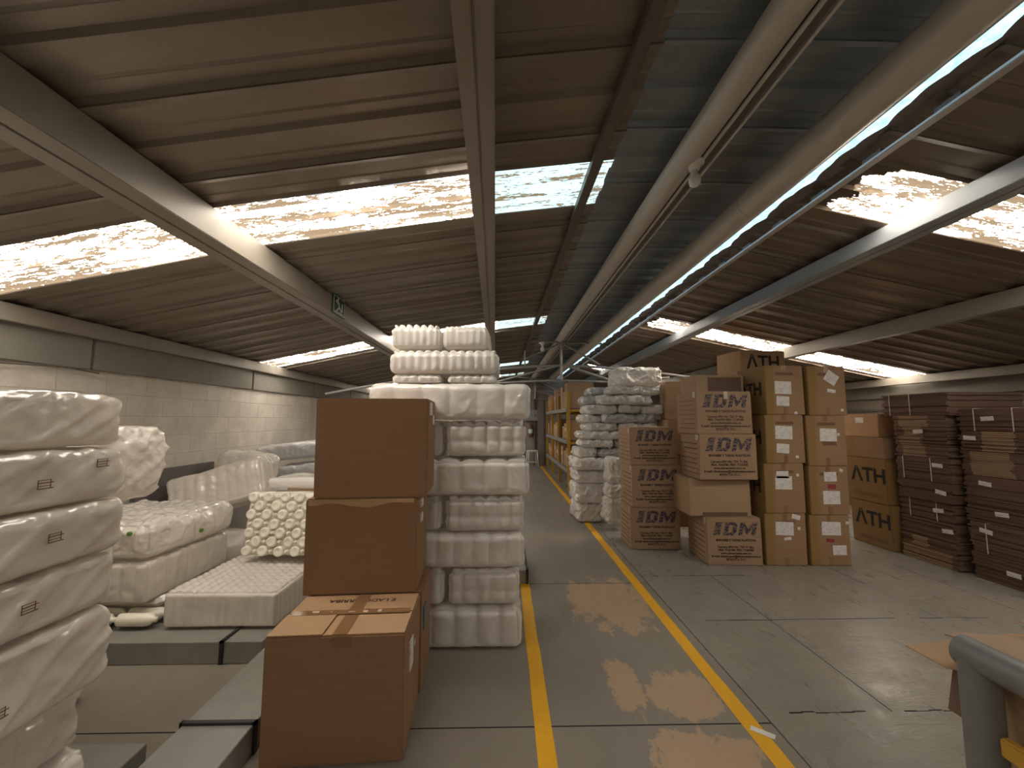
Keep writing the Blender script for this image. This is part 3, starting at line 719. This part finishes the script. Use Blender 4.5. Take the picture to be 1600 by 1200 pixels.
for i, (lb, x, y, z, w_, d_, h, tl, mt) in enumerate([
    ('shiny grey film bag at the left end of the wall pile', -3.20, 5.16, .80, .60, .44, .42, 8, 'film_thin'),
    ('grey film bag on top of the wall pile, near the carton', -3.0, 6.2, 1.045, 1.15, .6, .25, -6, 'film_grey'),
    ('grey film bag in the middle of the wall pile', -2.78, 6.12, .785, 1.05, .6, .215, -6, 'film_grey'),
    ('grey film bag low in the wall pile', -2.92, 5.90, .475, 1.2, .8, .26, -5, 'film_grey'),
    ('grey film bag at the bottom of the wall pile', -2.92, 5.85, .0, 1.25, 1.1, .42, 0, 'film_grey')]):
    bale('film_bag', lb, 'bag', G, (x, y, z), (w_, d_, h), M[mt], R(4), (0, R(tl)), r=.11, pitch=.07 if mt == 'film_grey' else 0, amp=.008, lump=.025, fq=4, wr=.005, seed=90 + i, step=.018, crumple=.010, cf=6)
bale('film_bag', 'film bag hidden beneath the shiny grey bag at the wall', 'bag', None, (-3.25, 5.06, .0), (.55, .40, .78), M['film_grey'], 0, r=.1, lump=.02, seed=99, step=.04)
carton('low tan cardboard box on the wall pile, half hidden by the top carton', -2.24, 4.75, .80, .42, .40, .115, 'kraft_warm', R(12), None, 31)
bale('wrapped_bale', 'white bale under the low tan box near the wall', 'bale', None, (-2.27, 4.98, .0), (.62, .55, .795), M['film'], R(5), r=.08, lump=.03, seed=97, step=.035)

# ------------------------------------------------------------------ right: bag column beside the aisle
G = 'crumpled white film bags in the column beside the aisle'
def px(x0, y0, x1, y1, Y):   # frame-relative sizes measured on the bag column, turned into metres at depth Y
    def at(u, v):
        d = fw + rt * ((u - 800) / LENS_PX) - up * ((v - 600) / LENS_PX); return d * (Y / d.y)
    a, b = at(x0, y0), at(x1, y1); return a.x, b.x, 1.6 + b.z, 1.6 + a.z
BG = [('largest white film bag, topmost of the column', 390, 55, 720, 190, 6.35), ('small dull film bag second row from top, left end', 190, 205, 325, 262, 6.7),
 ('white film bag in the second row from the top, long one', 325, 195, 715, 256, 6.35), ('small film bag third row from top, left end', 145, 264, 262, 330, 6.6),
 ('long white film bag third row from the top', 262, 257, 650, 330, 6.35), ('film bag fourth row from top, left', 165, 331, 393, 400, 6.45), ('film bag fourth row from top, centre', 396, 331, 567, 391, 6.4),
 ('film bag fourth row from top, right end', 570, 331, 738, 400, 6.4), ('small film bag fifth row from top, left end', 133, 402, 280, 462, 6.5), ('long greyish film bag fifth row from the top', 282, 396, 684, 462, 6.4),
 ('film bag sixth row from top, left', 170, 463, 398, 522, 6.45), ('film bag sixth row from top, just above the printed carton', 400, 463, 692, 522, 6.4), ('long flat film bag seventh row from the top', 118, 524, 430, 580, 6.4),
 ('film bag eighth row from top, left', 133, 582, 372, 642, 6.4), ('film bag eighth row from top, tucked behind the printed carton', 376, 582, 470, 646, 6.5), ('film bag ninth row from top, left', 95, 644, 252, 712, 6.4),
 ('greyish film bag ninth row from top, beside the printed cartons', 256, 650, 450, 712, 6.4), ('film bag tenth row from top, bulging over the aisle', 78, 714, 345, 806, 6.35), ('film bag eleventh row from the top', 92, 808, 322, 902, 6.4),
 ('film bag twelfth row, second from the floor', 90, 904, 312, 1046, 6.4), ('film bag on the floor at the bottom of the column, aisle side', 96, 1048, 312, 1192, 6.45),
 ('crumpled film bag wedged upright beside the column, upper', 324, 716, 440, 902, 6.05), ('crumpled film bag wedged upright beside the column, middle', 326, 906, 440, 1010, 6.0), ('crumpled film bag wedged upright beside the column, lowest', 316, 1014, 440, 1205, 6.0)]
for i, (lb, a, b, c, d_, Y) in enumerate(BG):
    x0, x1, z0, z1 = px(880 + a / 4.617, 560 + b / 4.617, 880 + c / 4.617, 560 + d_ / 4.617, Y)
    z0 = max(z0, .002); dep = .62 if i < 21 else .36
    bale('film_bag', lb, 'bag', G, ((x0 + x1) / 2, Y + dep / 2, z0 - (.012 if z0 > .05 else 0)), (x1 - x0 + .008, dep, z1 - z0 + .008), M['film' if i not in (1, 3, 9, 16) else 'film_grey'], R(random.Random(i).uniform(-1.5, 1.5)),
         (0, R(random.Random(i + 50).uniform(-.6, .6))), r=.07, lump=.03, fq=6.5, wr=.006, seed=110 + i, step=.014, crumple=.028, cf=8)

# ------------------------------------------------------------------ IDM cartons
ADDR = 'Carrera 69H No. 73A 71 Bta.\nPBX: 7243783 PBX: 7129300\nwww.idmenvases.com.co\nE-mail: idmenvases@idmenvases.com.co\nBOGOTA, D.C.'
def logo_mesh():
    m = MB(); S = .24
    def q(*pts): m.add([(x + S * y, y, 0) for x, y in pts], [tuple(range(len(pts)))])
    q((.0, 0), (.085, 0), (.085, .172), (.0, .172)); q((-.018, 0), (0, 0), (0, .03)); q((.085, .172), (.10, .172), (.085, .145))
    out = [(.125, 0), (.255, 0), (.292, .035), (.292, .137), (.255, .172), (.125, .172)]; inn = [(.185, .038), (.225, .038), (.238, .052), (.238, .120), (.225, .134), (.185, .134)]
    for i in range(6): q(out[i], out[(i + 1) % 6], inn[(i + 1) % 6], inn[i])
    q((.325, 0), (.378, 0), (.378, .172), (.325, .172)); q((.495, 0), (.550, 0), (.550, .172), (.495, .172))
    q((.378, .172), (.378, .088), (.437, .012), (.437, .085)); q((.437, .012), (.495, .088), (.495, .172), (.437, .085))
    m.v = [(x - .295, y - .086, z) for x, y, z in m.v]
    me = m.mesh('printed_logo'); me.materials.append(M['logo']); return me
LOGO = logo_mesh()
def idm(label, cx, y0, z, w, d, h, rz, seed, group, lean=0):
    t = carton(label, cx, y0, z, w, d, h, 'kraft_idm', rz, group, seed, tape=True, lean=0, tapemat='tape_clear')
    f = -d / 2 - .002; s = w / .61
    lg = link('printed_logo', LOGO, None, t); lg.location = (.015, f, h * .775); lg.rotation_euler = (R(90), 0, 0); lg.scale = (.84 * s, .84 * s, 1)
    lettering('printed_lettering', 'ENVASES Y TAPAS PLASTICAS', .0335 * s, M['ink_brown'], t, (.015, f, h * .53), (R(90), 0, 0), offset=.0016)
    lettering('printed_lettering', ADDR, .033 * s, M['ink_brown'], t, (.01, f, h * .255), (R(90), 0, 0), offset=.0013, line=1.02)
    m = MB()
    for k in range(7): m.box(-w / 2 - .0085, -d / 2 + .06, .06 + k * h * .11, -w / 2 + .004, d / 2 - .07 - .03 * (k % 3), .066 + k * h * .11)
    m.build('printed_lines', M['ink_faint'], t)
    m = MB().box(-w / 2 - .007, -d / 2 + .02, h - .07, -w / 2 + .004, -d / 2 + .07, h - .004); m.build('tape', M['tape_clear'], t)
    return t
G = 'printed cartons in the three-high stack'
idm('printed tan carton at the bottom of the three-high stack', 1.905, 5.15, 0, .615, .52, .512, R(-2), 41, G)
idm('printed tan carton in the middle of the three-high stack', 1.93, 5.14, .515, .612, .52, .517, R(-1), 42, G)
idm('printed tan carton on top of the three-high stack', 1.915, 5.16, 1.035, .60, .52, .478, R(0), 43, G)
G = 'printed cartons in the stack beside the labelled boxes'
idm('printed tan carton on the floor beneath the plain crushed carton', 2.575, 4.58, 0, .605, .52, .510, R(-3), 44, G)
tb = carton('plain crushed tan carton without print, third from the top of its stack', 2.475, 4.66, .514, .70, .47, .415, 'kraft_pale', R(-2), None, 45, tape=False)
MB().box(-.20, -.242, .0, .30, -.236, .045).build('torn_flap', M['kraft_plum'], tb)
idm('printed tan carton resting on the plain crushed carton', 2.545, 4.575, .932, .655, .52, .513, R(-1), 46, G)
ti = idm('printed tan carton second highest, with shiny tape at its top edge', 2.528, 4.58, 1.448, .645, .52, .485, R(0), 47, G)
MB().box(.0, -.2628, .40, .045, -.258, .484).build('tape', M['tape_clear'], ti)
tc = carton('tan carton with a dark printed panel lying on the printed stack', 2.63, 4.85, 1.936, .60, .40, .215, 'kraft_pale', 0, None, 48)
MB().box(-.14, -.2025, .01, .27, -.198, .19).build('printed_panel', M['kraft_plum'], tc); lettering('printed_lettering', 'FRAGIL', .03, M['ink_brown'], tc, (-.04, -.2036, .16), (R(90), 0, 0))
# tan boxes behind
carton('tall tan carton standing upright between the bags and the printed stack', 2.76, 6.28, 1.62, .40, .40, .59, 'kraft_pale', R(-8), None, 51)
carton('tan carton under the tall upright carton behind the printed stack', 2.76, 6.22, 1.08, .44, .44, .535, 'kraft_pale', 0, None, 52)
carton('tan carton second from the floor behind the printed stack', 2.76, 6.22, .54, .44, .44, .535, 'kraft', 0, None, 53)
carton('tan carton on the floor behind the printed stack', 2.76, 6.22, 0, .44, .44, .535, 'kraft', 0, None, 54)

# ------------------------------------------------------------------ ATH cartons
def ath(label, cx, y0, z, w, d, h, rz, seed, group, stickers=(), side=True, tape=True, mat='kraft_ath', front=False):
    t = carton(label, cx, y0, z, w, d, h, mat, rz, group, seed, tape=True)
    if tape: front_tape(t, d, h)
    if front: lettering('printed_lettering', '\u039bTH', .25, M['ink'], t, (0, -d / 2 - .002, h * .52), (R(90), 0, 0), offset=.006)
    if side: lettering('printed_lettering', '\u039bTH', .21, M['ink'], t, (-w / 2 - .009, 0, h * .52), (R(90), 0, R(-90)), offset=.005)
    if stickers:
        m = MB().box(-.10, -d / 2 - .0012, h * .80, .11, -d / 2 + .002, h * .86); m.build('printed_lines', M['ink_faint'], t)
    for s in stickers:
        sticker(t, d, *s)
    return t
G = 'yellow-edged cartons with white labels, left column'
A = [(3.145, 0, .563), (3.165, .566, .55), (3.20, 1.119, .545), (3.232, 1.667, .565)]
LB = ['labelled yellow-edged carton on the floor, left column, two white papers high up', 'labelled yellow-edged carton second from the floor, left column, overlapping papers', 'labelled yellow-edged carton third from the floor, left column, two separate papers', 'labelled yellow-edged carton on top of the left column']
ST = [[(-.01, .40, .20, .145, 'paper', .04), (.125, .525, .095, .05, 'paper', .25), (.02, .29, .08, .03, 'paper', -.1), (.15, .40, .03, .03, 'paper')],
      [(-.01, .335, .19, .145, 'paper', .02), (-.02, .425, .14, .08, 'paper'), (.155, .42, .03, .03, 'paper')],
      [(-.01, .345, .20, .15, 'paper', .03), (-.03, .165, .145, .105, 'paper', .08), (.13, .07, .035, .03, 'paper')],
      [(-.02, .31, .195, .145, 'paper', .03), (-.03, .155, .15, .11, 'paper', .06), (.115, .02, .035, .03, 'paper')]]
for i, (x, z, h) in enumerate(A): ath(LB[i], x, 4.56, z, .455, .53, h, R((-1, 0, 1, 1)[i]), 60 + i, G, ST[i])
G = 'yellow-edged cartons with white labels, right column'
B_ = [(3.635, 0, .545), (3.665, .548, .54), (3.675, 1.091, .565), (3.718, 1.659, .565)]
LB = ['labelled yellow-edged carton on the floor, right column, red mark between its papers', 'labelled yellow-edged carton second from the floor, right column, maroon patch', 'labelled yellow-edged carton third from the floor, right column, one big paper', 'labelled yellow-edged carton on top of the right column, crooked paper']
ST = [[(.02, .40, .215, .145, 'paper', .02), (.10, .165, .155, .105, 'paper'), (0, .27, .09, .035, 'ink_red', .1), (.205, .46, .03, .03, 'paper')],
      [(.02, .42, .145, .105, 'paper'), (.02, .19, .195, .145, 'paper', .02), (.03, .31, .09, .05, 'ink_red'), (.15, .49, .04, .03, 'paper', .4)],
      [(.02, .345, .195, .145, 'paper', .04), (.14, .35, .03, .03, 'paper'), (.03, .25, .16, .05, 'ink_faint')],
      [(.06, .43, .15, .13, 'paper', .6), (.05, .28, .10, .04, 'paper', .15), (.165, .06, .03, .03, 'paper')]]
for i, (x, z, h) in enumerate(B_): ath(LB[i], x, 4.55, z, .455, .53, h, R((0, 1, 1, 2)[i]), 70 + i, G, ST[i], side=False)
# the column behind that carries the topmost lettered carton
LB = ['carton on the floor hidden behind the labelled columns', 'carton second from the floor hidden behind the labelled columns', 'carton third from the floor hidden behind the labelled columns', 'carton fourth from the floor hidden behind the labelled columns']
for i in range(4): carton(LB[i], 3.52, 5.3, .548 * i, .72, .55, .545, 'kraft', 0, None, 80 + i)
ath('tan lettered carton lying highest of all, just under the roof beam', 3.50, 5.32, 2.194, .66, .50, .345, R(8), 85, None, (), False, False, 'kraft_warm', front=True)

# right-hand lettered column facing the aisle
def facing(label, Y0, Y1, X, z, h, d, seed, mat, group=None, text=True):
    t = carton(label, X, (Y0 + Y1) / 2, z, Y1 - Y0, d, h, mat, R(-90), group, seed)
    if text:
        lettering('printed_lettering', '\u039bTH', .25, M['ink'], t, (.03, -d / 2 - .002, h * .60), (R(90), 0, 0), offset=.007)
        MB().box(-.2, -d / 2 - .0015, h * .13, .22, -d / 2 + .001, h * .15).build('printed_lines', M['ink_faint'], t); MB().box(-.2, -d / 2 - .0015, h * .18, .22, -d / 2 + .001, h * .2).build('printed_lines', M['ink_faint'], t)
    return t
G = 'lettered cartons standing left of the tied bundles'
facing('lettered yellowish carton on the floor left of the tied bundles', 4.98, 5.55, 4.76, 0, .55, .55, 91, 'kraft_ath_end', G)
facing('lettered yellowish carton on top of its twin left of the tied bundles', 5.0, 5.57, 4.76, .553, .555, .55, 92, 'kraft_ath_end', G)
facing('crumpled brown carton on the lettered cartons', 5.02, 5.6, 4.78, 1.112, .27, .52, 93, 'kraft_ath', None, False)
t = facing('small warm-lit tan carton with a white label, topmost left of the bundles', 5.12, 5.7, 4.82, 1.385, .30, .45, 94, 'kraft_warm', None, False)
sticker(t, .45, .02, .22, .12, .07)

# ------------------------------------------------------------------ tied bundles of flattened cartons
def bundle(label, y0, y1, X, z, h, group, seed, mat='kraft_shaded', straps=(), tags=(), d=.85, pale=None, yaw=0):
    rnd = random.Random(seed); t = empty('cardboard_bundle', (X + d / 2, (y0 + y1) / 2, z), R(-90) + yaw, label, 'bundle', group)
    L = y1 - y0; n = max(3, int(h / .017)); th = h / n; m = MB(); mp = MB()
    for k in range(n):
        jx, jf = rnd.uniform(-.018, .018), rnd.uniform(0, .022)
        g = .0012
        m.box(-L / 2 + jx, -d / 2 + jf, k * th, L / 2 + jx, d / 2 + jf, (k + 1) * th - g)
        if pale: mp.box(-L * .5 + pale[0] * L + rnd.uniform(-.01, .01), -d / 2 + jf - .002, k * th + .001, -L * .5 + pale[1] * L + rnd.uniform(-.02, .02), -d / 2 + jf + .004, (k + 1) * th - g - .001)
    m.build('flattened_cartons', M[mat], t)
    if pale: mp.build('faded_edges', M['kraft_edge'], t)
    for x in straps:
        q = MB().box(-L / 2 + x * L - .004, -d / 2 - .004, -.0005, -L / 2 + x * L + .004, -d / 2 - .0008, h + .002); q.box(-L / 2 + x * L - .004, -d / 2 - .004, h - .0008, -L / 2 + x * L + .004, d / 2, h + .002)
        q.build('string', M['string'], t)
    for x, zz in tags:
        o = MB().box(-.055, -.0008, -.022, .055, .004, .022).build('paper_tag', M['paper'], t); o.location = (-L / 2 + x * L, -d / 2 - .0035, zz * h); o.rotation_euler = (0, rnd.uniform(-.2, .2), 0)
    return t
G = 'tied cardboard bundles, stack beside the lettered cartons'
def zz(y, Y): return 1.6 + (657 - y) * Y / 630
S1 = [('lowest', 893, 868, 'kraft_plum', (), (), (.0, .9), 0), ('second from the floor', 868, 838, 'kraft_shaded', (), (), (.2, .5), .0), ('third from the floor', 838, 810, 'kraft_plum', (), ((.88, .6),), None, 0), ('fourth from the floor, string-tied', 810, 780, 'kraft_plum', (.22, .72), ((.75, .55),), None, 0),
      ('fifth from the floor, dark', 780, 750, 'kraft_shaded', (), ((.82, .5),), None, .0), ('sixth from the floor, string-tied', 750, 714, 'kraft_plum', (.15, .68), ((.80, .7),), None, 0), ('fifth from the top', 714, 697, 'kraft_plum', (), (), (.15, .6), 0),
      ('fourth from the top', 697, 682, 'kraft_shaded', (), (), (.1, .55), 0), ('third from the top', 682, 667, 'kraft_plum', (), ((.5, .5),), (.2, .55), 0), ('second from the top, pale edges', 667, 649, 'kraft_plum', (), (), (.12, .7), 0), ('topmost, with two white strings', 649, 614, 'kraft_plum', (.13, .46), (), None, 0)]
z = 0
for i, (lb, ya, yb, mt, st, tg, pl, _) in enumerate(S1):
    z1 = zz(yb, 4.62) if i else .165; h = z1 - z
    off = random.Random(i + 3).uniform(-.03, .03)
    top = i == len(S1) - 1
    bundle('%s bundle of flattened cardboard beside the lettered cartons' % lb, 4.34 + off - (.04 if top else 0), 4.93 + off + (.12 if top else 0), 4.83 + off - .0, z + .002, h - .004, G, 200 + i, mt, st, tg, .85, pl)
    z = z1
G = 'tied cardboard bundles, right-hand stack at the frame edge'
S2 = [('lowest', .26, 'kraft_shaded', (), ((.45, .5),), None), ('second from the floor, string-tied', .30, 'kraft_plum', (.2, .75), ((.2, .75),), None), ('third from the floor', .23, 'kraft_shaded', (), ((.4, .5),), None), ('fourth from the floor', .24, 'kraft_plum', (), ((.25, .7),), None),
      ('third from the top, pale edges', .255, 'kraft_plum', (), (), (.1, .55)), ('second from the top', .205, 'kraft_shaded', (), ((.12, .65),), (.25, .6)), ('topmost, with two white strings', .235, 'kraft_plum', (.2, .62), ((.35, .55),), None)]
z = 0
for i, (lb, h, mt, st, tg, pl) in enumerate(S2):
    off = random.Random(i + 31).uniform(-.03, .03)
    bundle('%s cardboard bundle in the right-edge stack' % lb, 3.50 + off, 4.27 + off, 4.90 + off, z + .002, h - .004, G, 230 + i, mt, st, tg, .85, pl)
    z += h

# ------------------------------------------------------------------ yellow storage rack and its cartons
t = empty('storage_rack', (1.44, 9.15, 0), 0, 'long yellow pallet rack with grey beams filled with cartons at the far end', 'rack')
YU = [0, 1.5, 3.0, 4.5]; DX = .95
for y in YU:
    for x in (0, DX): MB().box(x, y, 0, x + .07, y + .07, 2.24).build('upright', M['yellow_rack'], t, .004)
    m = MB()
    for z in (.42, 1.06, 1.80): m.box(.06, y + .015, z, DX + .01, y + .055, z + .05)
    m.build('cross_brace', M['yellow_rack'], t)
for i in range(3):
    for z in (.42, 1.07, 1.80):
        for x in (-.012, DX + .04): MB().box(x, YU[i] + .06, z - .005, x + .04, YU[i + 1] + .012, z + .085).build('beam', M['rack_grey'], t, .003)
        MB().box(.03, YU[i] + .075, z + .055, DX + .04, YU[i + 1] - .005, z + .083).build('shelf', M['beam_dark'], t)
bays = ['nearest bay', 'middle bay', 'farthest bay']; lv = ['lowest shelf', 'middle shelf', 'top shelf']
for bi in range(3):
    for li, z in enumerate((.505, 1.155, 1.885)):
        rnd = random.Random(bi * 7 + li); y = 9.15 + YU[bi] + .10; end = 9.15 + YU[bi + 1] - .03; k = 0
        while y < end - .26:
            wd = min(rnd.uniform(.30, .46), end - y - .01); h = rnd.uniform(.30, .50) if li < 2 else rnd.uniform(.35, .62)
            d = rnd.uniform(.6, .85)
            lbl = 'carton on the %s of the yellow rack, %s, %s from the near end' % (lv[li], bays[bi], ordn[k])
            c = carton(lbl, 1.47 + rnd.uniform(.0, .05), y + wd / 2, z, wd, d, h, rnd.choice(['kraft', 'kraft_pale', 'kraft_warm', 'kraft_warm']), R(-90), 'cartons on the yellow rack', 300 + k, flaps=False)
            if rnd.random() < .5: sticker(c, d, 0, h * .6, .12, .08)
            y += wd + .015; k += 1

# ------------------------------------------------------------------ barrier, carton and loose sheets at lower right
t = empty('guard_barrier', (1.64, 1.44, 0), 0, 'thick grey tubular barrier with a yellow lower rail at the lower right', 'barrier')
o = MB().tube([(0, 0, 0), (0, 0, .775)], .052, 24).build('post', M['barrier'], t, 0, True); sharp(o.data)
o = MB().tube([(0, .045, .785), (0, -1.6, .785)], .052, 24).build('top_rail', M['barrier'], t, 0, True); sharp(o.data)
o = MB().tube([(0, -1.55, 0), (0, -1.55, .78)], .052, 24).build('post', M['barrier'], t, 0, True); sharp(o.data)
MB().box(-.02, -1.52, .51, .012, -.055, .57).build('lower_rail', M['yellow_rack'], t, .006)
t = carton('tan cardboard box standing behind the grey barrier', 2.10, .62, 0, .68, 1.0, .70, 'kraft_pale', 0, None, 401, tape=False)
o = MB().box(-.006, -.055, -.20, 0, .055, 0).build('side_flap', M['kraft_plum'], t, .001); o.location = (-.347, .44, .695); o.rotation_euler = (0, R(13), 0)
def sheet_board(label, poly, z, mat, tilt=(0, 0), curl=0):
    cx = sum(p[0] for p in poly) / len(poly); cy = sum(p[1] for p in poly) / len(poly)
    o = MB().prism([(x - cx, y - cy) for x, y in poly], 0, .005).build('cardboard_sheet', M[mat], None, .001); o.location = (cx, cy, z); o.rotation_euler = (tilt[0], tilt[1], 0)
    return tag(o, label, 'cardboard sheet', 'loose cardboard sheets on the box behind the barrier')
sheet_board('loose cardboard sheet lying lowest, its corner jutting out beyond the barrier', [(1.60, 1.66), (1.605, 1.515), (1.74, 1.44), (1.77, .9), (2.4, .9), (2.4, 1.72), (2.1, 1.735)], .705, 'kraft_warm')
sheet_board('loose cardboard sheet in the middle with a rounded torn corner', [(1.655, 1.56), (1.72, 1.50), (1.735, 1.2), (1.76, .85), (2.38, .85), (2.40, 1.62), (1.75, 1.585)], .768, 'kraft_edge', (R(1), R(5.5)))
sheet_board('loose cardboard sheet on top at the right frame edge', [(2.02, 1.62), (2.08, 1.40), (2.1, 1.0), (2.5, 1.0), (2.5, 1.66)], .790, 'kraft_warm', (R(1), R(4.5)))
o = MB().box(-.055, -.018, 0, .055, .018, .0015).build('paper_label', M['paper'], None); o.location = (1.335, 2.20, .0016); o.rotation_euler = (0, 0, R(-38)); tag(o, 'small white paper label stuck on the yellow floor line', 'label')
m = MB(); pts = []
for i in range(30):
    y = .9 + 2.75 * i / 29; pts.append((XL + .05, y, 2.045 - .035 * math.sin(math.pi * ((y * .9) % 1)) ))
tag(m.tube(pts, .008, 6).build('cable', M['beam_dark'], None, 0, True), 'thin dark cable drooping along the top of the block wall', 'cable')
